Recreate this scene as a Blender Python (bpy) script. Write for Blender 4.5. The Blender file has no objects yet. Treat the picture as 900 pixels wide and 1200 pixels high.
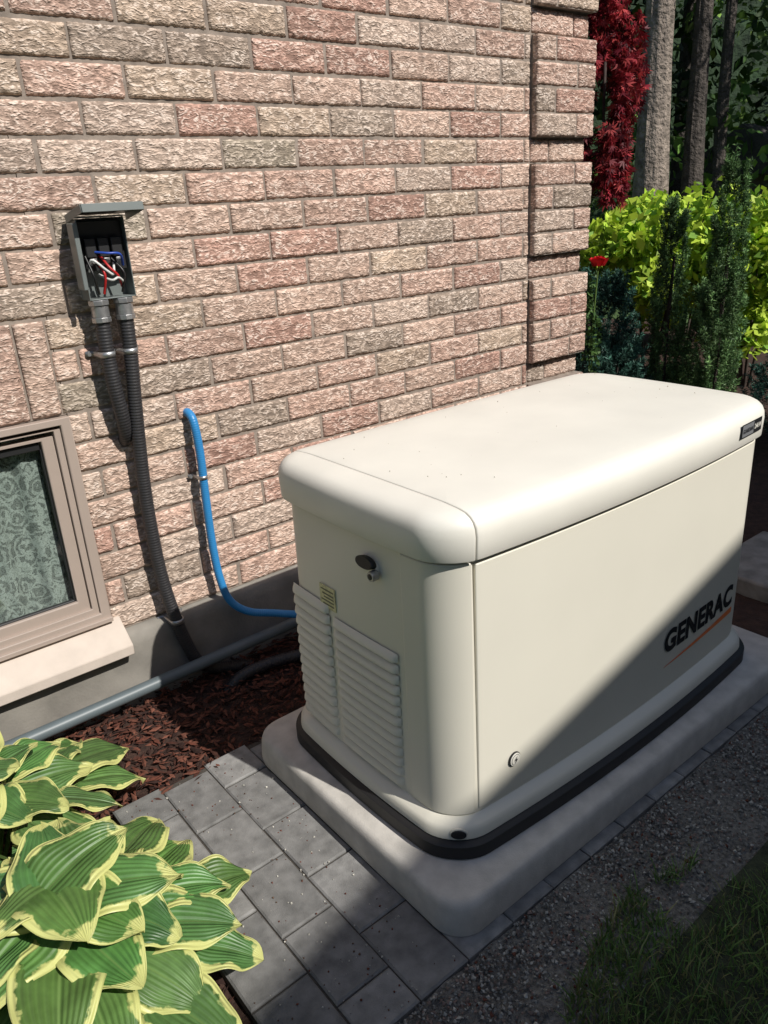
import bpy, math, random
import numpy as np
from mathutils import Vector, Matrix
random.seed(7); rng=np.random.default_rng(7)
scene=bpy.context.scene
COL=scene.collection
# ------------------------------------------------------------ helpers
def link(o,parent=None):
    COL.objects.link(o)
    if parent is not None: o.parent=parent
    return o
def empty(name):
    e=bpy.data.objects.new(name,None); e.empty_display_size=.1
    return link(e)
def N(nt,t,**k):
    n=nt.nodes.new(t)
    for a,b in k.items(): setattr(n,a,b)
    return n
def new_mat(name):
    m=bpy.data.materials.new(name); m.use_nodes=True
    nt=m.node_tree; nt.nodes.clear()
    out=N(nt,'ShaderNodeOutputMaterial'); b=N(nt,'ShaderNodeBsdfPrincipled')
    nt.links.new(b.outputs[0],out.inputs[0])
    return m,nt,b,out
def mat(name,col,rough=.6,var=.12,scale=8.,bump=0.,bscale=60.,metal=0.,spec=.5,attr=False,transl=0.,col2=None,bdist=.002,detail=4):
    m,nt,b,out=new_mat(name)
    L=nt.links.new
    tc=N(nt,'ShaderNodeTexCoord')
    no=N(nt,'ShaderNodeTexNoise'); no.inputs['Scale'].default_value=scale; no.inputs['Detail'].default_value=detail
    L(tc.outputs['Object'],no.inputs['Vector'])
    cr=N(nt,'ShaderNodeMapRange'); cr.inputs[1].default_value=.3; cr.inputs[2].default_value=.7
    L(no.outputs[0],cr.inputs[0])
    mx=N(nt,'ShaderNodeMix',data_type='RGBA')
    L(cr.outputs[0],mx.inputs[0])
    c=np.array(col[:3])
    if attr:
        at=N(nt,'ShaderNodeAttribute',attribute_name='Col')
        m1=N(nt,'ShaderNodeMix',data_type='RGBA',blend_type='MULTIPLY'); m1.inputs[0].default_value=1
        L(at.outputs['Color'],m1.inputs[6])
        mx.inputs[6].default_value=(1-var,1-var,1-var,1); mx.inputs[7].default_value=(1+var,1+var,1+var,1)
        L(mx.outputs[2],m1.inputs[7]); colout=m1.outputs[2]
    else:
        a=c*(1-var); d=(np.array(col2) if col2 is not None else c*(1+var))
        mx.inputs[6].default_value=(*a,1); mx.inputs[7].default_value=(*d,1); colout=mx.outputs[2]
    L(colout,b.inputs['Base Color'])
    b.inputs['Roughness'].default_value=rough; b.inputs['Metallic'].default_value=metal
    b.inputs['Specular IOR Level'].default_value=spec
    if bump>0:
        n2=N(nt,'ShaderNodeTexNoise'); n2.inputs['Scale'].default_value=bscale; n2.inputs['Detail'].default_value=4
        L(tc.outputs['Object'],n2.inputs['Vector'])
        bp=N(nt,'ShaderNodeBump'); bp.inputs['Strength'].default_value=bump; bp.inputs['Distance'].default_value=bdist
        L(n2.outputs[0],bp.inputs['Height']); L(bp.outputs[0],b.inputs['Normal'])
    if transl>0:
        tr=N(nt,'ShaderNodeBsdfTranslucent'); L(colout,tr.inputs[0])
        ms=N(nt,'ShaderNodeMixShader'); ms.inputs[0].default_value=transl
        L(b.outputs[0],ms.inputs[1]); L(tr.outputs[0],ms.inputs[2]); L(ms.outputs[0],out.inputs[0])
    return m
def np_mesh(name,V,F,m,parent=None,col=None,smooth=False,uv=None):
    V=np.asarray(V,dtype=np.float32); F=np.asarray(F,dtype=np.int32); k=F.shape[1]
    me=bpy.data.meshes.new(name)
    me.vertices.add(len(V)); me.vertices.foreach_set('co',V.ravel())
    me.loops.add(F.size); me.loops.foreach_set('vertex_index',F.ravel())
    me.polygons.add(len(F)); me.polygons.foreach_set('loop_start',np.arange(0,F.size,k,dtype=np.int32))
    me.polygons.foreach_set('use_smooth',np.full(len(F),smooth))
    me.update(calc_edges=True); me.validate()
    if col is not None:
        a=me.color_attributes.new('Col','FLOAT_COLOR','POINT')
        c=np.ones((len(V),4),dtype=np.float32); c[:,:3]=col; a.data.foreach_set('color',c.ravel())
    if uv is not None:
        l=me.uv_layers.new(name='UVMap'); l.data.foreach_set('uv',np.asarray(uv,dtype=np.float32)[F.ravel()].ravel())
    me.materials.append(m)
    return link(bpy.data.objects.new(name,me),parent)
def pymesh(name,V,F,mats,parent=None,smooth=False,angle=None,midx=None,bevel=0,bseg=2):
    me=bpy.data.meshes.new(name); me.from_pydata([tuple(v) for v in V],[],[tuple(f) for f in F]); me.update()
    if not isinstance(mats,(list,tuple)): mats=[mats]
    for x in mats: me.materials.append(x)
    if midx:
        for p,i in zip(me.polygons,midx): p.material_index=i
    if smooth or bevel:
        for p in me.polygons: p.use_smooth=True
        me.set_sharp_from_angle(angle=math.radians(angle or 35))
    o=link(bpy.data.objects.new(name,me),parent)
    if bevel:
        b=o.modifiers.new('bevel','BEVEL'); b.width=bevel; b.segments=bseg; b.limit_method='ANGLE'; b.harden_normals=False
    return o
def box(name,x0,x1,y0,y1,z0,z1,m,parent=None,bevel=0,M=None):
    V=[(x,y,z) for x in(x0,x1) for y in(y0,y1) for z in(z0,z1)]
    if M is not None: V=[tuple(M@Vector(v)) for v in V]
    F=[(0,1,3,2),(4,6,7,5),(0,4,5,1),(2,3,7,6),(0,2,6,4),(1,5,7,3)]
    return pymesh(name,V,F,m,parent,bevel=bevel)
def loft(name,rings,m,parent=None,cap0=True,cap1=True,angle=40,closed=True,bevel=0):
    n=len(rings[0]); V=[p for r in rings for p in r]; F=[]
    for k in range(len(rings)-1):
        for i in range(n if closed else n-1):
            j=(i+1)%n; F.append((k*n+i,k*n+j,(k+1)*n+j,(k+1)*n+i))
    if cap0: F.append(tuple(reversed(range(n))))
    if cap1: F.append(tuple((len(rings)-1)*n+i for i in range(n)))
    return pymesh(name,V,F,m,parent,smooth=True,angle=angle,bevel=bevel)
def catmull(P,n=12):
    P=[np.array(p,float) for p in P]; P=[2*P[0]-P[1]]+P+[2*P[-1]-P[-2]]; out=[]
    for i in range(1,len(P)-2):
        for t in np.linspace(0,1,n,endpoint=False):
            a,b,c,d=P[i-1:i+3]
            out.append(.5*((2*b)+(c-a)*t+(2*a-5*b+4*c-d)*t*t+(3*b-a-3*c+d)*t**3))
    out.append(P[-2]); return out
def tube(name,P,r,m,parent=None,n=14,seg=12,corr=0.,pitch=.006,smoothpath=True):
    pts=catmull(P,seg) if smoothpath else [np.array(p,float) for p in P]
    if corr>0:
        d=[0]
        for a,b in zip(pts,pts[1:]): d.append(d[-1]+np.linalg.norm(b-a))
        s=np.arange(0,d[-1],pitch/4); A=np.array(pts)
        pts=[np.array([np.interp(t,d,A[:,k]) for k in range(3)]) for t in s]
    rings=[]
    prev=None
    for i,p in enumerate(pts):
        t=pts[min(i+1,len(pts)-1)]-pts[max(i-1,0)]; t/=np.linalg.norm(t)+1e-9
        if prev is None:
            a=np.cross(t,[.9,.3,.1]); 
        else: a=prev-t*(prev@t)
        a/=np.linalg.norm(a); prev=a; b=np.cross(t,a)
        rr=r if not callable(r) else r(i/len(pts))
        if corr>0: rr=rr*(1+corr*(1 if i%4 in(0,1) else -1))
        rings.append([tuple(p+rr*(math.cos(q)*a+math.sin(q)*b)) for q in np.linspace(0,2*math.pi,n,endpoint=False)])
    return loft(name,rings,m,parent,angle=60)
def hsh(a,b,s):
    v=np.sin(a*127.1+b*311.7+s*74.7)*43758.5453; return v-np.floor(v)
def vn(x,y,s=0.):
    xi=np.floor(x);yi=np.floor(y);fx=x-xi;fy=y-yi
    fx=fx*fx*(3-2*fx);fy=fy*fy*(3-2*fy)
    return (hsh(xi,yi,s)*(1-fx)+hsh(xi+1,yi,s)*fx)*(1-fy)+(hsh(xi,yi+1,s)*(1-fx)+hsh(xi+1,yi+1,s)*fx)*fy
# ------------------------------------------------------------ camera
C=Vector((-0.9426,-0.9744,1.3886)); pan,tilt,roll,fpx=0.9093,-0.3796,-0.0594,905.19
f=Vector((math.cos(pan)*math.cos(tilt),math.sin(pan)*math.cos(tilt),math.sin(tilt)))
r=f.cross(Vector((0,0,1))).normalized(); u=r.cross(f)
r2=math.cos(roll)*r+math.sin(roll)*u; u2=-math.sin(roll)*r+math.cos(roll)*u
cam=bpy.data.cameras.new('camera'); camo=link(bpy.data.objects.new('camera',cam))
Mx=Matrix.Identity(4)
for i in range(3): Mx[i][0]=r2[i];Mx[i][1]=u2[i];Mx[i][2]=-f[i];Mx[i][3]=C[i]
camo.matrix_world=Mx; cam.sensor_fit='HORIZONTAL'; cam.sensor_width=36; cam.lens=36*fpx/900
cam.clip_end=600; cam.clip_start=.05; scene.camera=camo
# ------------------------------------------------------------ light
sd=Vector((-.15,.67,-.70)).normalized()
sun=bpy.data.lights.new('sun','SUN'); sun.energy=5.0; sun.angle=math.radians(.5); sun.color=(1,.96,.895)
so=link(bpy.data.objects.new('sun',sun)); so.rotation_euler=sd.to_track_quat('-Z','Y').to_euler()
w=bpy.data.worlds.new('World'); scene.world=w; w.use_nodes=True; nt=w.node_tree
sk=nt.nodes.new('ShaderNodeTexSky'); sk.sky_type='NISHITA'; sk.sun_disc=False
sk.sun_elevation=math.asin(-sd.z); sk.sun_rotation=math.atan2(-sd.x,-sd.y)
nt.links.new(sk.outputs[0],nt.nodes['Background'].inputs[0]); nt.nodes['Background'].inputs[1].default_value=.105
scene.view_settings.view_transform='Standard'; scene.view_settings.look='None'; scene.view_settings.exposure=0
# ------------------------------------------------------------ materials
M_mortar=mat('mortar',(.26,.215,.18),.95,.25,25,.5,180)
m,nt,b,out=new_mat('brick_face'); L=nt.links.new
tc=N(nt,'ShaderNodeTexCoord'); mp=N(nt,'ShaderNodeMapping'); mp.inputs['Scale'].default_value=(1,1,2.1); L(tc.outputs['Object'],mp.inputs[0])
wn=N(nt,'ShaderNodeTexNoise'); wn.inputs['Scale'].default_value=22; wn.inputs['Detail'].default_value=3; L(mp.outputs[0],wn.inputs[0])
wa=N(nt,'ShaderNodeMix',data_type='RGBA',blend_type='LINEAR_LIGHT'); wa.inputs[0].default_value=.06; L(mp.outputs[0],wa.inputs[6]); L(wn.outputs['Color'],wa.inputs[7])
rn=N(nt,'ShaderNodeTexVoronoi',feature='F1'); rn.inputs['Scale'].default_value=44; L(wa.outputs[2],rn.inputs['Vector'])
rm=N(nt,'ShaderNodeMapRange'); rm.inputs[1].default_value=.75; rm.inputs[2].default_value=.15; L(rn.outputs[0],rm.inputs[0])
fn=N(nt,'ShaderNodeTexNoise'); fn.inputs['Scale'].default_value=120; fn.inputs['Detail'].default_value=3; L(mp.outputs[0],fn.inputs[0])
hm=N(nt,'ShaderNodeMath',operation='MULTIPLY_ADD'); L(fn.outputs[0],hm.inputs[0]); hm.inputs[1].default_value=.9
rmh=N(nt,'ShaderNodeMath',operation='MULTIPLY'); L(rm.outputs[0],rmh.inputs[0]); rmh.inputs[1].default_value=.8; L(rmh.outputs[0],hm.inputs[2])
at=N(nt,'ShaderNodeAttribute',attribute_name='Col')
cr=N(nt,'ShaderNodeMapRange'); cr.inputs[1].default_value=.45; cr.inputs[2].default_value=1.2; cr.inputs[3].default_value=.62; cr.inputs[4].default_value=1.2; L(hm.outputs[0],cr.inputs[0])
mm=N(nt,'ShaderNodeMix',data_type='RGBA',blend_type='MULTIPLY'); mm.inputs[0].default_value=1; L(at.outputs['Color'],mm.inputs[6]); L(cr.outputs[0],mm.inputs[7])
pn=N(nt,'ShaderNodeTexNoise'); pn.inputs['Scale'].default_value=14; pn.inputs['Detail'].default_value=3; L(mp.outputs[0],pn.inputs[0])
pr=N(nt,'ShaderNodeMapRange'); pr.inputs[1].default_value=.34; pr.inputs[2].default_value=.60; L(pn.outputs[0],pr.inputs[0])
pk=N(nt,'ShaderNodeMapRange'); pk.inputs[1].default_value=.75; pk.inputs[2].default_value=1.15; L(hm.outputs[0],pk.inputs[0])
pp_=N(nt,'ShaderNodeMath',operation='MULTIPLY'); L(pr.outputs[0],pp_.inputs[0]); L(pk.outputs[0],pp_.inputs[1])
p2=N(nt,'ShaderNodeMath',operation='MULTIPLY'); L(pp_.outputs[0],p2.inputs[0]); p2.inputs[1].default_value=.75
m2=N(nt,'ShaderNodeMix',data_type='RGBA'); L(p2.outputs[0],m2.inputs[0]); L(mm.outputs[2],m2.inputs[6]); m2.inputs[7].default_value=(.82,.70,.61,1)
L(m2.outputs[2],b.inputs['Base Color']); b.inputs['Roughness'].default_value=.85; b.inputs['Specular IOR Level'].default_value=.3
bp=N(nt,'ShaderNodeBump'); bp.inputs['Strength'].default_value=.85; bp.inputs['Distance'].default_value=.0042; L(hm.outputs[0],bp.inputs['Height']); L(bp.outputs[0],b.inputs['Normal'])
M_brick=m
M_found=mat('foundation_concrete',(.215,.20,.175),.9,.28,7,.5,120)
M_frame=mat('vinyl_taupe',(.37,.30,.255),.5,.04,5)
M_sill=mat('sill_stone',(.54,.465,.40),.8,.07,14,.2,150)
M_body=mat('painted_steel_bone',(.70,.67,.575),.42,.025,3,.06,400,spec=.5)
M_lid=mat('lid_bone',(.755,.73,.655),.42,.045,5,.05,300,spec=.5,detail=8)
M_black=mat('black_plastic',(.012,.012,.013),.55,.1,20)
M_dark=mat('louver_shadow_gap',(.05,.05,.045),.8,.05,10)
M_pad=mat('composite_pad',(.49,.465,.425),.85,.16,18,.35,250,detail=7)
M_grayp=mat('gray_pvc',(.105,.13,.14),.45,.08,12)
M_cond=mat('flex_conduit_gray',(.028,.027,.029),.5,.12,30)
M_blue=mat('blue_tube',(.03,.22,.50),.4,.06,12)
M_zinc=mat('zinc',(.42,.42,.42),.4,.15,60,metal=.8)
M_boxm=mat('gray_enamel',(.16,.18,.175),.4,.06,12)
# ------------------------------------------------------------ brick house
house=empty('brick_house')
Z0=.15; CH=.0905; BL=.27; J=.010
specs=[]
XL=-2.2; XR=2.03; QX=1.685
NR=32
YW=1.30
def rowseg(k,a,b,yf,off):
    z0=Z0+k*CH+J/2; z1=Z0+(k+1)*CH-J/2
    n0=math.floor((a-off)/BL); x=off+n0*BL
    while x<b:
        s=max(x,a);e=min(x+BL,b)
        if e-s>.03: specs.append((s+(J/2 if s>a else .001),e-J/2,z0,z1,yf))
        x+=BL
for k in range(NR):
    off=.03+(0 if k%2 else .135)
    segs=[(XL,QX)]
    if k<8: segs=[(XL,-1.03),(-.30,QX)]
    elif k<11: segs=[(XL,-1.03),(-.31,QX)]
    for a,b in segs: rowseg(k,a,b,YW,off)
    gap=(k%5==0)
    qy=YW if gap else YW-.032
    z0=Z0+k*CH+J/2; z1=Z0+(k+1)*CH-J/2
    if k%2: q=[(QX+.002,QX+.11),(QX+.11+J,XR-.002+(0 if gap else .02))]
    else: q=[(QX+.002,QX+.245),(QX+.245+J,XR-.002+(0 if gap else .02))]
    for a,b in q: specs.append((a,b,z0,z1,qy))
x=-.315
while x>-1.03:
    specs.append((max(x-.0805,-1.03),x,Z0+8*CH+J/2,Z0+11*CH-J/2,YW-.002)); x-=.0905
pal=np.array([[.50,.335,.265],[.54,.385,.305],[.49,.375,.285],[.37,.29,.23],[.46,.28,.22],[.37,.31,.24],[.54,.415,.335]])*1.20
pw=np.array([.27,.24,.16,.07,.11,.03,.12])
Vs=[];Fs=[];Cs=[];off=0
for bi,(x0,x1,z0,z1,yf) in enumerate(specs):
    hi = z0<2.1 and x0>-.7
    st=.0052 if hi else .03
    nx=max(3,int((x1-x0)/st)); nz=max(3,int((z1-z0)/st))
    jx=rng.normal(0,.0012,2); jz=rng.normal(0,.001,2)
    xs=np.linspace(x0+jx[0],x1+jx[1],nx); zs=np.linspace(z0+jz[0],z1+jz[1],nz)
    xs=np.concatenate([[xs[0]],xs,[xs[-1]]]); zs=np.concatenate([[zs[0]],zs,[zs[-1]]])
    X,Z=np.meshgrid(xs,zs)
    d=np.minimum(np.minimum(X-xs[0],xs[-1]-X),np.minimum(Z-zs[0],zs[-1]-Z))
    s=float(bi)
    wx=X+.012*vn(X*30,Z*30,s); wz=Z+.008*vn(X*30+9,Z*30,s)
    n1=1-np.abs(2*vn(wx*50,wz*110,s)-1); n2=vn(wx*120,wz*180,s+3); n3=vn(X*14,Z*22,s+5)
    h=.5*n1+.35*n2+.15*n3
    if not hi: h=h*.3+.35
    rd=np.clip(1-d/.007,0,1)**2*.006
    wob=.002*(vn(X*60,Z*60,s+8)-.5)*(d<.001)
    Y=yf+rng.normal(0,.001)+rd+.0085*(.75-h)
    edge=np.zeros_like(X,bool); edge[0]=edge[-1]=True; edge[:,0]=edge[:,-1]=True
    Y[edge]=yf+.03
    Zd=Z+wob
    base=pal[rng.choice(7,p=pw)]*rng.uniform(.86,1.1)
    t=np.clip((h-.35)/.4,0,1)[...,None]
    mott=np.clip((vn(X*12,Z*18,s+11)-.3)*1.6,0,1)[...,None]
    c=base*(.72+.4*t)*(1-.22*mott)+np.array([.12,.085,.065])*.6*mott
    Vs.append(np.stack([X,Y,Zd],-1).reshape(-1,3)); Cs.append(c.reshape(-1,3))
    a=len(xs); ii,jj=np.meshgrid(np.arange(len(zs)-1),np.arange(a-1),indexing='ij')
    q=(ii*a+jj).ravel()+off; Fs.append(np.stack([q,q+1,q+a+1,q+a],-1)); off+=X.size
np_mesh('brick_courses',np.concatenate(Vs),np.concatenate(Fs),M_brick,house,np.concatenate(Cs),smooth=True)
ZT=Z0+NR*CH
mb=YW+.009
box('wall_core_right',-.30,XR-.004,mb,mb+.25,Z0,ZT,M_mortar,house)
box('wall_core_left',-2.2,-1.03,mb,mb+.25,Z0,ZT,M_mortar,house)
box('wall_core_lintel',-1.028,-.302,mb+.001,mb+.25,Z0+8*CH,ZT-.003,M_mortar,house)
for g in range(7):
    za=Z0+(g*5+1)*CH; zb=min(Z0+(g*5+5)*CH,ZT)
    if za<ZT: box('quoin_core.%d'%g,QX+.004,XR+.012,mb-.032,mb+.05,za+.003,zb-.003,M_mortar,house)
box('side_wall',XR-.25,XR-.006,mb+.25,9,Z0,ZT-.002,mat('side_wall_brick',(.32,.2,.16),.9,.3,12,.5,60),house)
box('rear_wall',-2.2,XR-.3,8.7,8.95,Z0,ZT-.004,M_mortar,house)
box('room_floor',-2.2,XR-.26,mb+.25,8.7,Z0-.2,Z0-.1,mat('interior',(.05,.045,.04),.9),house)
M_roof=mat('shingles',(.07,.065,.06),.95,.3,30,.5,60)
pymesh('roof',[(-3,.95,ZT+.02),(2.45,.95,ZT+.02),(2.45,9.4,ZT+.02),(-3,9.4,ZT+.02),(-3,5.2,ZT+2.2),(2.45,5.2,ZT+2.2),(-3,.95,ZT+.14),(2.45,.95,ZT+.14),(2.45,9.4,ZT+.14),(-3,9.4,ZT+.14)],
 [(0,3,2,1),(0,1,7,6),(2,3,9,8),(6,7,5,4),(8,9,4,5),(1,2,8,5,7),(0,6,4,9,3)],M_roof,house)
fx=np.linspace(-2.2,XR+.01,60)
rings=[]
for x in fx:
    e=.003*math.sin(x*9)+.002*math.sin(x*31)
    rings.append([(x,1.268+e,-.4),(x,1.266+e,.10),(x,1.272+e,.135+e),(x,1.285,.147),(x,1.33,.149),(x,1.33,-.4)])
loft('foundation',rings,M_found,house,angle=50)
# window
win=empty('basement_window'); win.parent=house
wx0,wx1,wz0,wz1=-1.03,-.30,.21,.874
def fr(name,o0,o1,y0,y1,m):
    A=[(wx0+o0,wz0+o0*.6),(wx1-o0,wz0+o0*.6),(wx1-o0,wz1-o0),(wx0+o0,wz1-o0)]
    B=[(wx0+o1,wz0+o1*.95),(wx1-o1,wz0+o1*.95),(wx1-o1,wz1-o1*.7),(wx0+o1,wz1-o1*.7)]
    V=[(a,y0,b) for a,b in A]+[(a,y0,b) for a,b in B]+[(a,y1,b) for a,b in A]+[(a,y1,b) for a,b in B]
    F=[]
    for i in range(4):
        j=(i+1)%4; F+=[(i,j,4+j,4+i),(8+i,12+i,12+j,8+j),(i,8+i,8+j,j),(4+i,4+j,12+j,12+i)]
    pymesh(name,V,F,m,win,bevel=.003)
fr('frame_outer',0.002,.032,1.285,1.40,M_frame)
fr('frame_step',.033,.052,1.296,1.40,M_frame)
fr('sash',.053,.088,1.308,1.345,M_frame)
fr('gasket',.0885,.094,1.320,1.335,M_black)
g,nt,b,out=new_mat('window_glass')
gl=N(nt,'ShaderNodeBsdfGlossy'); gl.inputs['Roughness'].default_value=.02; tr=N(nt,'ShaderNodeBsdfTransparent'); tr.inputs[0].default_value=(.90,.94,.92,1)
ms=N(nt,'ShaderNodeMixShader'); ms.inputs[0].default_value=.08
nt.links.new(tr.outputs[0],ms.inputs[1]); nt.links.new(gl.outputs[0],ms.inputs[2]); nt.links.new(ms.outputs[0],out.inputs[0])
pymesh('glass_pane',[(wx0+.088,1.328,wz0+.08),(wx1-.088,1.328,wz0+.08),(wx1-.088,1.328,wz1-.06),(wx0+.088,1.328,wz1-.06)],[(0,1,2,3)],g,win)
m,nt,b,out=new_mat('lace'); L=nt.links.new
def mkm(nt):
    def mth(op,a,b_=None,c=None):
        n_=N(nt,'ShaderNodeMath',operation=op)
        for i,v in enumerate((a,b_,c)):
            if v is None: continue
            if isinstance(v,(int,float)): n_.inputs[i].default_value=v
            else: nt.links.new(v,n_.inputs[i])
        return n_.outputs[0]
    return mth
mth=mkm(nt)
tc=N(nt,'ShaderNodeTexCoord')
wn=N(nt,'ShaderNodeTexNoise'); wn.inputs['Scale'].default_value=40; wn.inputs['Detail'].default_value=2; L(tc.outputs['Object'],wn.inputs[0])
wa=N(nt,'ShaderNodeMix',data_type='RGBA',blend_type='LINEAR_LIGHT'); wa.inputs[0].default_value=.014; L(tc.outputs['Object'],wa.inputs[6]); L(wn.outputs['Color'],wa.inputs[7])
v1=N(nt,'ShaderNodeTexVoronoi'); v1.inputs['Scale'].default_value=230; L(tc.outputs['Object'],v1.inputs['Vector'])
v2=N(nt,'ShaderNodeTexVoronoi',feature='F1'); v2.inputs['Scale'].default_value=17; L(wa.outputs[2],v2.inputs['Vector'])
v3=N(nt,'ShaderNodeTexVoronoi',feature='DISTANCE_TO_EDGE'); v3.inputs['Scale'].default_value=17; L(wa.outputs[2],v3.inputs['Vector'])
v4=N(nt,'ShaderNodeTexVoronoi',feature='F1'); v4.inputs['Scale'].default_value=52; L(wa.outputs[2],v4.inputs['Vector'])
ringp=mth('GREATER_THAN',mth('SINE',mth('MULTIPLY',v2.outputs[0],24.)),.35)
petal=mth('MULTIPLY',mth('LESS_THAN',v4.outputs[0],.36),mth('LESS_THAN',v2.outputs[0],.42))
scal=mth('LESS_THAN',v3.outputs[0],.05)
pat=mth('MAXIMUM',mth('MAXIMUM',mth('MULTIPLY',ringp,.8),petal),scal)
net=mth('LESS_THAN',v1.outputs[0],.40)
m3=N(nt,'ShaderNodeMapRange'); m3.inputs[3].default_value=.48; m3.inputs[4].default_value=.95; L(pat,m3.inputs[0])
m4=N(nt,'ShaderNodeMapRange'); m4.inputs[3].default_value=1.; m4.inputs[4].default_value=.65; L(net,m4.inputs[0])
L(mth('MULTIPLY',m3.outputs[0],m4.outputs[0]),b.inputs['Alpha'])
b.inputs['Base Color'].default_value=(.34,.385,.355,1); b.inputs['Roughness'].default_value=.9
M_lace=m
xs=np.linspace(-1.03,-.36,90); V=[];F=[]
for i,x in enumerate(xs):
    yy=1.364+.012*math.sin(x*48)+.005*math.sin(x*131)
    V+=[(x,yy,.22),(x,yy,.86)]
    if i: F.append((2*i-2,2*i,2*i+1,2*i-1))
pymesh('lace_curtain',V,F,M_lace,win,smooth=True,angle=80)
box('room_backdrop_wall',-1.1,-.2,1.75,1.77,.1,1.0,mat('room_dark',(.05,.06,.055),.9),win)
V=[(x,y,z) for x in(-1.06,-.275) for y,z in((1.215,.10),(1.215,.135),(1.30,.205),(1.36,.209),(1.36,.10))]
F=[(0,1,2,3,4),(9,8,7,6,5)]+[(i,5+i,5+(i+1)%5,(i+1)%5) for i in range(5)]
pymesh('window_sill',V,F,M_sill,win,bevel=.004)
box('sill_drip',-1.03,-.302,1.275,1.33,.2065,.222,M_frame,win,bevel=.002)
# ------------------------------------------------------------ generator
gen=empty('standby_generator')
GX0,GX1,GW=-.040,1.228,.652
GC=(GX0+GX1)/2; GH=(GX1-GX0)/2
def plan(ins,rad=.090,bf=.032,be=.014,nf=60,ne=26,nc=12):
    x0,x1,y0,y1=GX0+ins,GX1-ins,ins,GW-ins; rr=max(rad-ins*.6,.02); P=[]
    for t in np.linspace(x0+rr,x1-rr,nf,endpoint=False): P.append((t,y0))
    for q in np.linspace(-math.pi/2,0,nc,endpoint=False): P.append((x1-rr+rr*math.cos(q),y0+rr+rr*math.sin(q)))
    for t in np.linspace(y0+rr,y1-rr,ne,endpoint=False): P.append((x1,t))
    for q in np.linspace(0,math.pi/2,nc,endpoint=False): P.append((x1-rr+rr*math.cos(q),y1-rr+rr*math.sin(q)))
    for t in np.linspace(x1-rr,x0+rr,nf,endpoint=False): P.append((t,y1))
    for q in np.linspace(math.pi/2,math.pi,nc,endpoint=False): P.append((x0+rr+rr*math.cos(q),y1-rr+rr*math.sin(q)))
    for t in np.linspace(y1-rr,y0+rr,ne,endpoint=False): P.append((x0,t))
    for q in np.linspace(math.pi,1.5*math.pi,nc,endpoint=False): P.append((x0+rr+rr*math.cos(q),y0+rr+rr*math.sin(q)))
    out=[]
    for x,y in P:
        tx=min(1,abs((x-GC)/GH)); ty=min(1,abs((y-GW/2)/(GW/2)))
        dy=-bf*(1-tx**2) if y<GW/2 else .4*bf*(1-tx**2)
        wy=abs(y-GW/2)/(GW/2); dy*=min(1,wy)
        dx=(-be if x<GC else be)*(1-ty**2)*min(1,abs(x-GC)/GH)
        out.append((x+dx,y+dy))
    return out
def genloft(name,prof,m,**k):
    return loft(name,[[(x,y,z) for x,y in plan(i)] for i,z in prof],m,gen,**k)
genloft('base_rail',[(-.024,.001),(-.028,.004),(-.028,.038),(-.020,.044)],M_black)
genloft('body_skirt',[(-.012,.0445),(-.014,.047),(-.012,.066),(-.005,.077),(.010,.084),(.015,.088)],M_body)
genloft('enclosure',[(.015,.080),(.021,.724)],M_body)
genloft('lid_gasket',[(.016,.7242),(.016,.7285)],M_black)
prof=[(.012,.729),(.002,.729),(0,.732),(-.002,.780),(.000,.797),(.005,.809),(.013,.818),(.024,.8245),(.04,.828),(.07,.831),(.12,.8335),(.2,.8355)]
import bmesh
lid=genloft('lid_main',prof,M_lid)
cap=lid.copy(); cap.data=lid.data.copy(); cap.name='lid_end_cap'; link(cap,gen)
def cut(o,x,keep_right):
    bm=bmesh.new(); bm.from_mesh(o.data)
    res=bmesh.ops.bisect_plane(bm,geom=bm.verts[:]+bm.edges[:]+bm.faces[:],plane_co=(x,0,0),plane_no=(1,0,0),clear_inner=keep_right,clear_outer=not keep_right)
    ed=[e for e in res['geom_cut'] if isinstance(e,bmesh.types.BMEdge)]
    try: bmesh.ops.contextual_create(bm,geom=ed)
    except Exception: pass
    bm.to_mesh(o.data); bm.free()
    b=o.modifiers.new('b','BEVEL'); b.width=.0025; b.segments=2; b.limit_method='ANGLE'; b.angle_limit=math.radians(50)
cut(lid,.0345,True); cut(cap,.0315,False)
def yfront(x,ins): 
    t=(x-GC)/GH; return ins-.032*(1-t*t)
def xleft(y,ins):
    t=(y-GW/2)/(GW/2); return GX0+ins-.014*(1-t*t)
def shell(name,pts,off,z0,z1,m,bev=.003,back=-.004):
    P=[np.array(p) for p in pts]; n=len(P); o=[];i_=[]
    for k in range(n):
        t=P[min(k+1,n-1)]-P[max(k-1,0)]; t=t/np.linalg.norm(t); nn=np.array([t[1],-t[0]])
        o.append(P[k]+nn*off); i_.append(P[k]+nn*back)
    V=[];F=[]
    for k in range(n): V+=[(*o[k],z0),(*o[k],z1),(*i_[k],z0),(*i_[k],z1)]
    for k in range(n-1):
        a=4*k;b=a+4; F+=[(a,b,b+1,a+1),(a+2,a+3,b+3,b+2),(a,a+2,b+2,b),(a+1,b+1,b+3,a+3)]
    F+=[(0,1,3,2),(4*n-4,4*n-2,4*n-1,4*n-3)]
    return pymesh(name,V,F,m,gen,bevel=bev,bseg=2)
fine=plan(.019,nf=400,ne=160,nc=40)
door=sorted([p for p in fine if p[1]<.035 and .042<p[0]<GX1-.055]); shell('front_door',door,.0065,.098,.716,M_body)
cL=[p for p in fine if (p[0]<.0385 and p[1]<.150)]
cL=sorted(cL,key=lambda p:math.atan2(p[1]-.16,p[0]-.13)%(2*math.pi)); shell('corner_post_front_left',cL,.007,.090,.7205,M_body,bev=.004)
cR=[p for p in fine if (p[0]>GX1-.0515 and p[1]<.150)]
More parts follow.
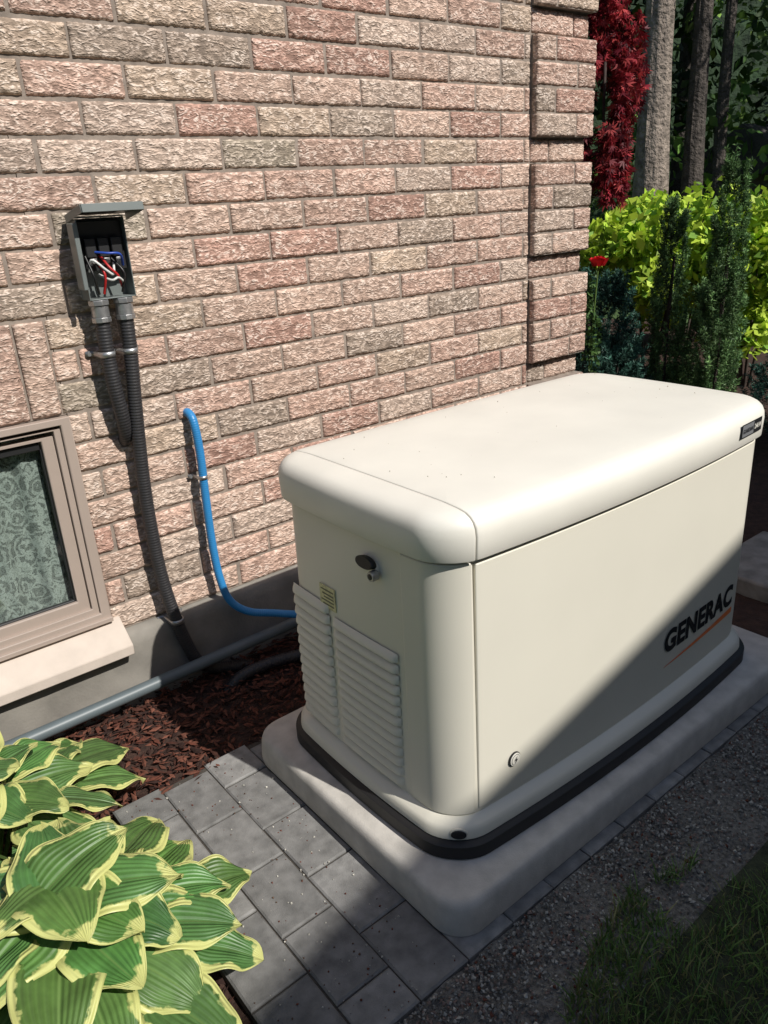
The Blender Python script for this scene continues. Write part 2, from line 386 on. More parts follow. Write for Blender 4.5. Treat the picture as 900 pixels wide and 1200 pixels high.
cR=sorted(cR,key=lambda p:math.atan2(p[1]-.16,p[0]-(GX1-.16))); shell('corner_post_front_right',cR,.007,.090,.7205,M_body,bev=.004)
def louvers(name,y0,y1,z0,z1,n):
    V=[];F=[];mi=[]; pitch=(z1-z0)/n
    ys=np.concatenate([np.linspace(y0,y0+.02,6),np.linspace(y0+.03,y1-.03,8),np.linspace(y1-.02,y1,6)])
    for k in range(n):
        zt=z1-k*pitch-.001; zb=zt-pitch+.008; h=zt-zb; b0=len(V)
        for y in ys:
            e=min(y-y0,y1-y)/.02; fct=math.sqrt(max(0,1-(1-min(1,e))**2)); xs=xleft(y,.0165)-.0005
            o=.0115*fct
            for dx,zz in ((0,zt),(.35*o,zt-.16*h),(.75*o,zt-.45*h),(.97*o,zt-.75*h),(o,zt-.92*h),(.93*o,zb),(.0,zb+.004)):
                V.append((xs-dx-.0004,y,zz))
        m_=7
        for j in range(len(ys)-1):
            for i in range(m_-1):
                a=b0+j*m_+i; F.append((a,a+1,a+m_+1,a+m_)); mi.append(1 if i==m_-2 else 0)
    return pymesh(name,V,F,[M_body,M_dark],gen,smooth=True,angle=50,midx=mi)
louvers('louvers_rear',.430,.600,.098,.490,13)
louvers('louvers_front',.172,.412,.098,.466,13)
def oncyl(name,c,nrm,rad,depth,m,n=32,sy=1.):
    nrm=Vector(nrm).normalized(); q=nrm.to_track_quat('Z','Y').to_matrix()
    R=[]
    for d,s in ((0,1),(depth*.8,1),(depth,.9)):
        R.append([tuple(Vector(c)+q@Vector((rad*s*math.cos(a),rad*s*sy*math.sin(a),d))) for a in np.linspace(0,2*math.pi,n,endpoint=False)])
    return loft(name,R,m,gen,angle=30)
xl=xleft(.43,.0170)
M_lab=mat('label_yellow_white',(.62,.58,.33),.6,.25,90)
box('warning_label',xl-.0022,xl+.001,.400,.462,.480,.540,M_lab,gen)
for i,zz in enumerate((.530,.519,.510,.501,.491)):
    box('label_print.%d'%i,xl-.0028,xl+.001,.405,.456-(i%3)*.006,zz-.002,zz+.0015,mat('print_gray%d'%i,(.16,.15,.1),.7),gen)
xk=xleft(.25,.0200)
oncyl('lock_escutcheon',(xk+.001,.240,.655),(-1,0,0),.017,.008,M_body)
oncyl('lock_handle',(xk-.006,.255,.665),(-1,0,.25),.031,.013,M_black,sy=.45)
oncyl('lock_cylinder',(xk-.006,.226,.645),(-1,0,0),.012,.018,M_zinc)
oncyl('lock_core',(xk-.0235,.226,.645),(-1,0,0),.007,.002,M_black)
yl=yfront(.150,.019)-.0065
oncyl('door_latch_ring',(.150,yl+.001,.185),(0.02,-1,0),.0185,.004,M_black)
oncyl('door_latch_face',(.150,yl-.0025,.185),(.02,-1,0),.0165,.002,M_lid)
oncyl('door_latch_ring2',(.150,yl-.004,.185),(.02,-1,0),.0135,.001,M_black)
oncyl('door_latch_core',(.150,yl-.0048,.185),(.02,-1,0),.0125,.0008,M_lid)
pymesh('latch_bolt_icon',[(.155,yl-.0062,.195),(.143,yl-.0062,.184),(.150,yl-.0062,.184),(.145,yl-.0062,.174),(.157,yl-.0062,.186),(.1505,yl-.0062,.186)],[(0,1,2,5),(2,3,4,5)],M_black,gen)
nd=Vector((-.70,-.72,0))
pc=min(plan(-.013,nc=60),key=lambda p:abs(math.atan2(p[1]-.08,p[0]-.05)-math.atan2(-.72,-.70)))
oncyl('drain_hole_rim',(pc[0]+.002,pc[1]+.002,.062),nd,.021,.0035,M_body,sy=.72)
oncyl('drain_hole',(pc[0]+.001,pc[1]+.001,.062),nd,.0175,.0055,M_black,sy=.68)
def patch(name,x0,x1,z0,z1,off,m,ins,n=10):
    V=[];F=[]
    for i,x in enumerate(np.linspace(x0,x1,n)):
        y=yfront(x,ins)-off; V+=[(x,y,z0),(x,y,z1)]
        if i: F.append((2*i-2,2*i,2*i+1,2*i-1))
    return pymesh(name,V,F,m,gen,smooth=True,angle=60)
patch('badge_plate',1.005,1.130,.757,.795,.0055,M_black,0)
patch('badge_silver',1.010,1.078,.760,.792,.0062,mat('badge_silver',(.45,.46,.48),.3,.05,10,metal=.6),0)
def text(name,s,x0,z0,wid,hgt,yfn,m,bold=.0,parent=gen,shear=0):
    cu=bpy.data.curves.new(name,'FONT'); cu.body=s; cu.offset=bold; cu.resolution_u=4; cu.shear=shear; cu.space_character=1.06
    to=bpy.data.objects.new(name+'_tmp',cu); COL.objects.link(to)
    dg=bpy.context.evaluated_depsgraph_get(); me=bpy.data.meshes.new_from_object(to.evaluated_get(dg))
    bpy.data.objects.remove(to)
    co=np.array([v.co[:] for v in me.vertices]); mn=co.min(0);mxx=co.max(0)
    for v in me.vertices:
        x=x0+(v.co.x-mn[0])/(mxx[0]-mn[0])*wid; z=z0+(v.co.y-mn[1])/(mxx[1]-mn[1])*hgt
        v.co=(x,yfn(x),z)
    me.materials.clear(); me.materials.append(m)
    return link(bpy.data.objects.new(name,me),parent)
M_ink=mat('decal_black',(.015,.015,.017),.6,.05,10,spec=.3)
M_or=mat('decal_orange',(.85,.22,.06),.5,.05,10)
text('door_lettering','GENERAC',.730,.212,.390,.072,lambda x:yfront(x,.019)-.0073,M_ink,bold=.045)
text('badge_text','GUARDIAN',1.014,.769,.060,.012,lambda x:yfront(x,0)-.0068,M_ink,bold=.02)
text('badge_text_kw','24kW',1.083,.769,.042,.014,lambda x:yfront(x,0)-.0066,M_lid,bold=.02)
V=[];F=[]
for i,x in enumerate(np.linspace(.735,1.125,24)):
    s=(x-.735)/.39; zc=.170+.020*s; th=.001+.012*s**.9; y=yfront(x,.019)-.0073
    V+=[(x,y,zc-th*.6),(x,y,zc+th*.9)]
    if i: F.append((2*i-2,2*i,2*i+1,2*i-1))
pymesh('door_underline_decal',V,F,M_or,gen)
# ------------------------------------------------------------ pad
def rrect(x0,x1,y0,y1,rr,nc=10):
    P=[]
    for cx,cy,a in ((x1-rr,y0+rr,-math.pi/2),(x1-rr,y1-rr,0),(x0+rr,y1-rr,math.pi/2),(x0+rr,y0+rr,math.pi)):
        for q in np.linspace(a,a+math.pi/2,nc): P.append((cx+rr*math.cos(q),cy+rr*math.sin(q)))
    return P
def padring(i,z): return [(x,y,z) for x,y in rrect(-.140+i,1.375-i,-.110+i,.745-i,.075-i*.5)]
loft('generator_pad',[padring(0.0,-.0885),padring(-.002,-.07),padring(.002,-.02),padring(.006,-.008),padring(.012,-.002),padring(.02,.0)],M_pad,None,angle=50)
# ------------------------------------------------------------ pavers
M_pav=mat('paver_concrete',(1,1,1),.92,.26,30,.6,350,attr=True,spec=.2,detail=8)
Vs=[];Fs=[];Cs=[];off=0
cw=.1365
cx=-.545; col=0
while cx<1.45:
    y=-.140; first=True
    while y<.80:
        ln=.205 if not(first and col%2) else .1025
        first=False
        gq=.0020
        a,b=cx+gq+rng.normal(0,.0006),cx+cw-gq+rng.normal(0,.0006); c_,d_=y+gq,min(y+ln,.81)-gq
        if d_-c_>.03:
            t=rng.normal(0,.0016,4); g_=.0045
            top=-.090+rng.normal(0,.0008)
            Vs+=[(a,c_,top-.05),(b,c_,top-.05),(b,d_,top-.05),(a,d_,top-.05),
                (a,c_,top-.0045),(b,c_,top-.0045),(b,d_,top-.0045),(a,d_,top-.0045),
                (a+g_,c_+g_,top-.001+t[0]*.3),(b-g_,c_+g_,top-.001+t[1]*.3),(b-g_,d_-g_,top-.001+t[2]*.3),(a+g_,d_-g_,top-.001+t[3]*.3)]
            for k in (0,4):
                for i in range(4):
                    j=(i+1)%4; Fs.append((off+k+i,off+k+j,off+k+4+j,off+k+4+i))
            Fs.append((off+8,off+9,off+10,off+11)); off+=12
            g0=rng.uniform(.165,.245); Cs+=[(g0,g0*.985,g0*.955)]*12
        y+=ln
    cx+=cw; col+=1
np_mesh('paver_path',Vs,Fs,M_pav,None,Cs)
# ------------------------------------------------------------ ground sheets
def sheet(name,x0,x1,y0,y1,z,m,nx,ny,amp,fq,s):
    xs=np.linspace(x0,x1,nx);ys=np.linspace(y0,y1,ny);X,Y=np.meshgrid(xs,ys)
    Zz=z+amp*(vn(X*fq,Y*fq,s)+.5*vn(X*fq*2.7,Y*fq*2.7,s+1)-.75)
    V=np.stack([X,Y,Zz],-1).reshape(-1,3); i,j=np.meshgrid(np.arange(ny-1),np.arange(nx-1),indexing='ij'); q=(i*nx+j).ravel()
    return np_mesh(name,V,np.stack([q,q+1,q+nx+1,q+nx],-1),m,None,smooth=True)
M_soil=mat('soil_mulch',(.045,.022,.015),.95,.4,30,.8,120,bdist=.01)
M_grassg=mat('lawn_ground',(.06,.11,.028),.95,.35,4,.8,60,bdist=.02)
M_grav=mat('gravel_fines',(.14,.133,.12),.95,.5,110,.9,260,bdist=.006)
M_sand=mat('joint_sand',(.055,.048,.04),.95,.3,200)
sheet('ground',-150,150,-150,150,-.155,M_grassg,3,3,0,1,0)
sheet('mulch_bed',-2.2,3.6,-.9,1.35,-.118,M_soil,140,70,.02,9,3)
sheet('garden_soil',2.2,7.5,-.5,6.5,-.11,M_soil,60,60,.05,2,5)
sheet('joint_sand',-.543,1.44,-.138,.80,-.0970,M_sand,3,3,0,1,0)
sheet('gravel_strip',-.32,3.2,-.62,-.142,-.098,M_grav,160,40,.012,14,4)
sheet('lawn',-1.2,8,-6,-.40,-.088,mat('lawn_soil',(.03,.036,.017),.95,.5,25,.8,90,bdist=.01),160,120,.03,5,8)
def scatter(name,pts,size,cols,m,flat=(1,1,1),jit=.35,parent=None):
    n=len(pts); base=np.array([(1,0,0),(-1,0,0),(0,1,0),(0,-1,0),(0,0,1),(0,0,-1)],float)*np.array(flat)
    A=rng.normal(size=(n,3,3)); Q=np.linalg.qr(A)[0]
    if flat[2]<.5:
        th=rng.uniform(0,6.28,n); tl=rng.normal(0,.3,n)
        Q=np.zeros((n,3,3)); Q[:,0,0]=np.cos(th);Q[:,1,0]=np.sin(th)
        Q[:,0,1]=-np.sin(th)*np.cos(tl);Q[:,1,1]=np.cos(th)*np.cos(tl);Q[:,2,1]=np.sin(tl)
        Q[:,:,2]=np.cross(Q[:,:,0],Q[:,:,1]); 
    B=base[None]*(1+rng.uniform(-jit,jit,(n,6,1)))*np.asarray(size).reshape(-1,1,1)
    V=np.einsum('nij,nkj->nki',Q,B)+np.asarray(pts)[:,None]
    T=np.array([(0,2,4),(2,1,4),(1,3,4),(3,0,4),(2,0,5),(1,2,5),(3,1,5),(0,3,5)])
    F=(T[None]+6*np.arange(n)[:,None,None]).reshape(-1,3)
    return np_mesh(name,V.reshape(-1,3),F,m,parent,np.repeat(cols,6,axis=0))
def pick(pal,n,v=.2):
    pal=np.array(pal); return pal[rng.integers(0,len(pal),n)]*rng.uniform(1-v,1+v,(n,1))
M_attr=mat('loose_pieces',(1,1,1),.9,.25,90,attr=True,spec=.25)
n=12000
px=rng.uniform(-1.6,1.9,n);py=rng.uniform(.76,1.27,n)
k=n//4; px[:k]=rng.uniform(-1.5,-.55,k); py[:k]=rng.uniform(-.6,1.25,k)
pz=-.112+rng.uniform(0,.022,n)
ok=~((px>-.15)&(px<1.38)&(py<.76))
P=np.stack([px,py,pz],-1)[ok]
scatter('mulch_chips',P,rng.uniform(.005,.019,len(P)),pick([(.105,.036,.023),(.06,.023,.016),(.14,.055,.036),(.03,.015,.012)],len(P)),M_attr,(1.3,.42,.16))
n=13000
px=rng.uniform(-.34,2.6,n); py=-.146-np.abs(rng.normal(0,.14,n)); P=np.stack([px,py,-.098+rng.uniform(0,.008,n)],-1); P=P[py>-.65]
gc=pick([(.22,.215,.20),(.14,.135,.125),(.33,.32,.29),(.19,.14,.12)],len(P)); red_=rng.uniform(size=len(P))<.04; gc[red_]=(.12,.045,.03)
scatter('gravel',P,rng.uniform(.0018,.0075,len(P))*rng.uniform(.6,1.1,len(P)),gc,M_attr,(1,.8,.65))
n=320; P=np.stack([rng.uniform(-.54,-.15,n),rng.uniform(-.13,.78,n),np.full(n,-.0895)],-1)
scatter('paver_grit',P,rng.uniform(.0008,.0032,n),pick([(.45,.43,.38),(.1,.06,.04),(.13,.045,.03)],n),M_attr)
n=45; P=np.stack([rng.uniform(.02,1.15,n),rng.uniform(.08,.56,n),np.full(n,.8352)],-1)
scatter('lid_debris',P,rng.uniform(.0006,.0018,n),pick([(.2,.15,.1),(.3,.26,.18)],n),M_attr,parent=gen)
def blades(name,px,py,pz,h,wd,cols,m):
    n=len(px); a=rng.uniform(0,6.28,n); ln=rng.normal(0,.45,(n,2))*h[:,None]
    b=np.stack([px,py,pz],-1); s=np.stack([np.cos(a),np.sin(a),0*a],-1)*wd[:,None]
    mid=b+np.stack([ln[:,0]*.4,ln[:,1]*.4,h*.6],-1); tip=b+np.stack([ln[:,0],ln[:,1],h],-1)
    V=np.stack([b-s,b+s,mid+s*.8,mid-s*.8,tip+s*.1,tip-s*.1],1).reshape(-1,3)
    T=np.array([(0,1,2,3),(3,2,4,5)]); F=(T[None]+6*np.arange(n)[:,None,None]).reshape(-1,4)
    return np_mesh(name,V,F,m,None,np.repeat(cols,6,axis=0))
M_leaf=mat('foliage',(1,1,1),.55,.2,6,attr=True,transl=.25,spec=.3,detail=2)
n=60000
px=rng.uniform(-.6,2.6,n); py=-.32-rng.uniform(0,1,n)**1.2*1.3+.05*np.sin(px*7)
dens=vn(px*5,py*5,3.)+.35*vn(px*17,py*17,5.)+np.clip((-.40-py)*2.2,0,.5); ok=dens>.50
px,py=px[ok],py[ok]; n=len(px)
blades('grass',px,py,np.full(n,-.094),rng.uniform(.018,.055,n),rng.uniform(.0010,.0022,n),pick([(.13,.23,.06),(.17,.26,.08),(.09,.17,.05),(.23,.23,.10)],n),M_leaf)
# ------------------------------------------------------------ electrical inlet box on wall
eb=empty('electrical_inlet_box')
bx0,bx1,bz0,bz1,by=-.202,-.070,1.185,1.395,1.205
box('back_plate',bx0,bx1,1.284,1.289,bz0,bz1,M_boxm,eb,.001)
box('side_left',bx0,bx0+.003,by+.02,1.283,bz0,bz1,M_boxm,eb,.001)
box('side_right',bx1-.003,bx1,by+.02,1.283,bz0+.0,bz1,M_boxm,eb,.001)
box('bottom_plate',bx0+.0035,bx1-.0035,by+.02,1.283,bz0,bz0+.003,M_boxm,eb,.001)
box('top_plate',bx0-.004,bx1+.004,by+.03,1.289,bz1+.001,bz1+.005,M_boxm,eb,.001)
box('inner_dead_front',bx0+.006,bx1-.006,1.243,1.248,bz0+.075,bz1-.008,M_black,eb,.001)
for i in range(3): box('breaker.%d'%i,bx0+.014+i*.036,bx0+.044+i*.036,1.226,1.242,bz0+.11,bz0+.16,M_black,eb,.003)
for i in range(3): box('terminal.%d'%i,bx0+.020+i*.036,bx0+.038+i*.036,1.222,1.2255,bz0+.095,bz0+.108,M_zinc,eb,.001)
Ml=Matrix.Translation((0,1.283,bz1+.008))@Matrix.Rotation(math.radians(-10),4,'X')
box('lid_top',bx0-.004,bx1+.028,-.135,0,.0,.003,M_boxm,eb,.001,M=Ml)
box('lid_lip_front',bx0-.004,bx1+.028,-.138,-.1355,-.018,.003,M_boxm,eb,.001,M=Ml)
box('lid_lip_left',bx0-.0065,bx0-.0045,-.135,0,-.018,.003,M_boxm,eb,.001,M=Ml)
box('lid_lip_right',bx1+.0285,bx1+.0305,-.135,0,-.018,.003,M_boxm,eb,.001,M=Ml)
box('hasp_bracket',bx0-.017,bx0-.004,by-.002,1.25,bz0+.03,bz1-.01,M_boxm,eb,.002)
for i,(c,pth) in enumerate([((.7,.7,.68),[(-.185,1.24,1.26),(-.18,1.215,1.29),(-.15,1.205,1.262),(-.13,1.21,1.25),(-.115,1.235,1.28)]),((.5,.02,.02),[(-.15,1.235,1.30),(-.14,1.208,1.27),(-.12,1.205,1.245),(-.105,1.23,1.215)]),((.02,.07,.4),[(-.17,1.235,1.31),(-.14,1.205,1.305),(-.105,1.205,1.30),(-.09,1.235,1.27)]),((.01,.01,.01),[(-.19,1.235,1.30),(-.185,1.21,1.25),(-.175,1.22,1.20)]),((.01,.01,.01),[(-.12,1.235,1.29),(-.10,1.21,1.25),(-.108,1.225,1.20)]),((.5,.02,.02),[(-.165,1.235,1.29),(-.155,1.207,1.25),(-.16,1.225,1.20)]),((.65,.65,.62),[(-.16,1.24,1.25),(-.14,1.205,1.235),(-.12,1.205,1.24),(-.10,1.22,1.225)])]):
    tube('wire.%d'%i,pth,.0034,mat('wire_mat%d'%i,c,.4),eb,n=8,seg=6)
for i,xx in enumerate((-.174,-.104)):
    def cyl(name,x,y,z0,z1,rr,m,n=20):
        R=[[(x+rr*math.cos(a),y+rr*math.sin(a),z) for a in np.linspace(0,2*math.pi,n,endpoint=False)] for z in (z0,z1)]
        return loft(name,R,m,eb,angle=30,bevel=.001)
    cyl('hub_nut.%d'%i,xx,1.243,1.170,1.184,.029,M_zinc,8)
    cyl('hub_body.%d'%i,xx,1.243,1.138,1.169,.024,M_zinc)
    cyl('hub_collar.%d'%i,xx,1.243,1.124,1.1375,.027,M_zinc,10)
c1=empty('electrical_conduit')
tube('flex_hose',[(-.174,1.243,1.13),(-.176,1.243,1.03),(-.172,1.245,.93),(-.162,1.255,.84),(-.153,1.283,.778),(-.149,1.33,.755)],.0205,M_cond,c1,n=18,corr=.03,pitch=.009)
c2=empty('electrical_conduit.001')
tube('flex_hose',[(-.104,1.243,1.13),(-.109,1.243,1.03),(-.122,1.25,.85),(-.132,1.26,.65),(-.135,1.262,.48),(-.130,1.258,.30),(-.112,1.243,.14),(-.090,1.240,.04),(-.06,1.240,-.04),(.0,1.236,-.085),(.12,1.22,-.12)],.0205,M_cond,c2,n=18,corr=.03,pitch=.009)
tube('shadow_run',[(-.02,1.14,-.13),(.05,1.13,-.085),(.2,1.10,-.075),(.4,1.0,-.07),(.55,.85,-.07),(.6,.7,-.05)],.0205,M_cond,c2,n=18,corr=.03,pitch=.009)  # dark tube added on the mulch where only deep shadow lies
def strap(par,xc,yc,zc,rr,w=.016,ear=.028):
    prof_=[(-rr-ear,YW-.006),(-rr-.002,YW-.006)]+[(-rr*math.cos(a),yc-rr*math.sin(a)) for a in np.linspace(0,math.pi,14)]+[(rr+.002,YW-.006),(rr+ear,YW-.006)]
    V=[];F=[]
    for i,(dx,y) in enumerate(prof_):
        V+=[(xc+dx,y,zc-w/2),(xc+dx,y,zc+w/2)]
        if i: F.append((2*i-2,2*i,2*i+1,2*i-1))
    o=pymesh('clamp_strap',V,F,M_zinc,par,smooth=True,angle=40); s=o.modifiers.new('s','SOLIDIFY'); s.thickness=.002
    for sg in (-1,1):
        R=[[(xc+sg*(rr+ear*.6)+.006*math.cos(a),y,zc+.006*math.sin(a)) for a in np.linspace(0,6.283,10,endpoint=False)] for y in (YW-.008,YW-.013)]
        loft('clamp_screw',R,M_zinc,par,angle=30)
strap(c1,-.176,1.243,1.035,.0225,ear=.022); strap(c2,-.109,1.243,1.035,.0225,ear=.022)
strap(c2,-.112,1.243,.145,.0225,ear=.022)
bt=empty('blue_flexible_conduit')
tube('hose',[(.060,1.33,.805),(.060,1.285,.805),(.061,1.262,.775),(.063,1.255,.68),(.060,1.255,.55),(.058,1.255,.38),(.064,1.25,.24),(.085,1.238,.145),(.14,1.215,.09),(.23,1.17,.065),(.36,1.06,.04),(.5,.8,.02)],.0135,M_blue,bt,n=16,corr=.02,pitch=.007)
strap(bt,.0605,1.255,.600,.0155,.012,.018)
pp=empty('gray_pipe')
tube('pipe',[(-2.1,1.195,-.035),(-.63,1.195,-.025),(-.1,1.195,-.018),(.35,1.19,-.008),(.62,1.18,-.005)],.0205,M_grayp,pp,n=20)
tube('elbow',[(.60,1.181,-.0055),(.66,1.175,-.005),(.71,1.13,-.0),(.72,1.05,.005),(.72,.68,.01)],.0235,M_grayp,pp,n=20)
# ------------------------------------------------------------ hostas
m,nt,b,out=new_mat('hosta_leaf'); L=nt.links.new; mth=mkm(nt)
uvn=N(nt,'ShaderNodeUVMap'); sp=N(nt,'ShaderNodeSeparateXYZ'); L(uvn.outputs[0],sp.inputs[0])
uu=mth('SUBTRACT',mth('MULTIPLY',sp.outputs[0],2),1); au=mth('ABSOLUTE',uu); vv=sp.outputs[1]
tc=N(nt,'ShaderNodeTexCoord')
no=N(nt,'ShaderNodeTexNoise'); no.inputs['Scale'].default_value=30; no.inputs['Detail'].default_value=4; L(tc.outputs['Object'],no.inputs[0])
edge=mth('MAXIMUM',au,mth('ADD',mth('MULTIPLY',mth('SUBTRACT',vv,.8),1.15),.72))
ed2=mth('ADD',edge,mth('MULTIPLY',mth('SUBTRACT',no.outputs[0],.5),.70))
mr=N(nt,'ShaderNodeMapRange'); mr.inputs[1].default_value=.77; mr.inputs[2].default_value=.83; L(ed2,mr.inputs[0])
at=N(nt,'ShaderNodeAttribute',attribute_name='Col')
vein=mth('SINE',mth('MULTIPLY',uu,13*math.pi))
vr=N(nt,'ShaderNodeMapRange'); vr.inputs[1].default_value=-1; vr.inputs[2].default_value=1; vr.inputs[3].default_value=.90; vr.inputs[4].default_value=1.05; L(vein,vr.inputs[0])
mg=N(nt,'ShaderNodeMix',data_type='RGBA',blend_type='MULTIPLY'); mg.inputs[0].default_value=1; L(at.outputs['Color'],mg.inputs[6]); L(vr.outputs[0],mg.inputs[7])
nv=N(nt,'ShaderNodeMapRange'); nv.inputs[1].default_value=.3; nv.inputs[2].default_value=.7; nv.inputs[3].default_value=.8; nv.inputs[4].default_value=1.2; L(no.outputs[0],nv.inputs[0])
mg2=N(nt,'ShaderNodeMix',data_type='RGBA',blend_type='MULTIPLY'); mg2.inputs[0].default_value=1; L(mg.outputs[2],mg2.inputs[6]); L(nv.outputs[0],mg2.inputs[7])
mr2=N(nt,'ShaderNodeMapRange'); mr2.inputs[1].default_value=.01; mr2.inputs[2].default_value=.04; mr2.inputs[3].default_value=.4; mr2.inputs[4].default_value=0; L(au,mr2.inputs[0])
mm=N(nt,'ShaderNodeMix',data_type='RGBA'); L(mr2.outputs[0],mm.inputs[0]); L(mg2.outputs[2],mm.inputs[6]); mm.inputs[7].default_value=(.25,.38,.12,1)
mc=N(nt,'ShaderNodeMix',data_type='RGBA'); L(mr.outputs[0],mc.inputs[0]); L(mm.outputs[2],mc.inputs[6]); mc.inputs[7].default_value=(.62,.63,.23,1)
L(mc.outputs[2],b.inputs['Base Color']); b.inputs['Roughness'].default_value=.42; b.inputs['Specular IOR Level'].default_value=.45
bp=N(nt,'ShaderNodeBump'); bp.inputs['Strength'].default_value=.5; bp.inputs['Distance'].default_value=.002; L(vein,bp.inputs['Height']); L(bp.outputs[0],b.inputs['Normal'])
trn=N(nt,'ShaderNodeBsdfTranslucent'); L(mc.outputs[2],trn.inputs[0]); ms=N(nt,'ShaderNodeMixShader'); ms.inputs[0].default_value=.2
L(b.outputs[0],ms.inputs[1]); L(trn.outputs[0],ms.inputs[2]); L(ms.outputs[0],out.inputs[0])
M_hosta=m; M_pet=mat('petiole',(.12,.2,.05),.5)
def hosta(name,cx,cy,leaves):
    par=empty(name); Vs=[];Fs=[];Us=[];Cs=[];off=0; NU,NV=21,24; pv=[];pf=[]
    for (az,rad,z,Ln,Wd,p0,p1) in leaves:
        d=np.array([math.cos(az),math.sin(az)]); side=np.array([-d[1],d[0],0.])
        base=np.array([cx+d[0]*rad,cy+d[1]*rad,z])
        tw=rng.normal(0,.15); cup=rng.uniform(.02,.16); bend=rng.normal(0,.12); g=rng.uniform(.75,1.25); ph=rng.uniform(0,6)
        col=np.array([.095,.205,.055])*g*np.array([rng.uniform(.85,1.25),1,rng.uniform(.8,1.2)])
        pos=base.copy(); v_s=np.linspace(0,1,NV)
        for k,v in enumerate(v_s):
            pt=p0+(p1-p0)*v**1.3; a2=az+bend*v
            t=np.array([math.cos(a2)*math.cos(pt),math.sin(a2)*math.cos(pt),math.sin(pt)])
            if k: pos=pos+t*Ln/(NV-1)
            nrm=np.cross(t,side); nrm=nrm if nrm[2]>0 else -nrm
            nrm/=np.linalg.norm(nrm)
            wv_=Wd*.5*max(0,math.sin(math.pi*min(1,v**.60)))**.70
            if v==0: wv_=Wd*.12
            if v==1: wv_=.001
            for uq in np.linspace(-1,1,NU):
                back=-.15*Ln*abs(uq)**1.6*(1-v)**3
                s2=side*math.cos(tw)+nrm*math.sin(tw)
                wav=.009*abs(uq)**2*math.sin(v*12+ph+ (2 if uq>0 else 0))
                ridge=.0009*math.sin(uq*11*math.pi)*min(1,wv_/(Wd*.3))
                crease=.10*wv_*(math.exp(-abs(uq)*7))*-1
                p=pos+s2*uq*wv_+t*back+nrm*(cup*abs(uq)**1.5*wv_+wav+ridge+crease-.18*wv_*max(0,abs(uq)-.6)**2*4)
                Vs.append(p); Us.append(((uq+1)/2,v)); Cs.append(col)
        for i in range(NV-1):
            for j in range(NU-1):
                a=off+i*NU+j; Fs.append((a,a+1,a+NU+1,a+NU))
        off+=NU*NV
        q0=np.array([cx+d[0]*rad*.12,cy+d[1]*rad*.12,-.11]); q1=base; qm=(q0*.45+q1*.55)+np.array([0,0,.05])
        for i,(pnt) in enumerate((q0,qm,q1)):
            for a in range(4):
                an=a*math.pi/2; pv.append(pnt+np.array([math.cos(an)*.004,math.sin(an)*.004,0]))
        o=len(pv)-12
        for k in range(2):
            for a in range(4): pf.append((o+k*4+a,o+k*4+(a+1)%4,o+k*4+4+(a+1)%4,o+k*4+4+a))
    np_mesh('leaves',Vs,Fs,M_hosta,par,np.array(Cs),smooth=True,uv=Us)
    np_mesh('stems',pv,pf,M_pet,par)
def rosette(R,ztop,nl):
    out=[]
    for ring,(rr,zz,cnt,p0,p1) in enumerate(((.92,.25,.30,-.10,-.75),(.72,.50,.26,-.05,-.65),(.48,.75,.22,.02,-.5),(.26,.92,.16,.12,-.4),(.06,1.02,.10,.35,-.2))):
        c=max(3,int(nl*cnt)); a0=random.uniform(0,6)
        for k in range(c):
            s=random.uniform(.80,1.10)
            Ln=.192*s*random.uniform(.92,1.08)
            out.append((a0+k*6.283/c+random.gauss(0,.18),R*rr*random.uniform(.85,1.1)-.05,ztop*zz+random.gauss(0,.012),Ln,Ln*random.uniform(.72,.84),p0+random.gauss(0,.12),p1+random.gauss(0,.15)))
    return out
hosta('hosta_plant',-.85,.80,rosette(.32,.20,40))
hosta('hosta_plant.001',-.79,.30,rosette(.30,.22,42))
hosta('hosta_plant.002',-.92,-.12,rosette(.26,.16,32))
hosta('hosta_plant.003',-1.35,.5,rosette(.34,.22,30))
# ------------------------------------------------------------ foliage generators
def leafcloud(P,size,ratio,cols,up=.6,Ndir=None):
    n=len(P); a=rng.normal(size=(n,3)); 
    if Ndir is not None: a=Ndir+a*.35
    a/=np.linalg.norm(a,axis=1)[:,None]
    nn=rng.normal(size=(n,3))+np.array([0,0,up*2]); b=np.cross(nn,a); b/=np.linalg.norm(b,axis=1)[:,None]+1e-9
    s=np.asarray(size).reshape(-1,1); h=a*s*.5; w_=b*s*.5*ratio
    V=np.stack([P-h,P+w_-h*.1,P+h,P-w_-h*.1],1).reshape(-1,3); F=np.arange(4*n).reshape(-1,4)
    return V,F,np.repeat(cols,4,axis=0)
def bush_pts(c,rad,K,n,cr=.35):
    c=np.array(c);rad=np.array(rad)
    d=rng.normal(size=(K,3)); d/=np.linalg.norm(d,axis=1)[:,None]; cc=c+d*rad*rng.uniform(.35,.85,(K,1))
    k=rng.integers(0,K,n); e=rng.normal(size=(n,3)); e/=np.linalg.norm(e,axis=1)[:,None]
    return cc[k]+e*rad*cr*rng.uniform(.5,1.05,(n,1))**.6, k
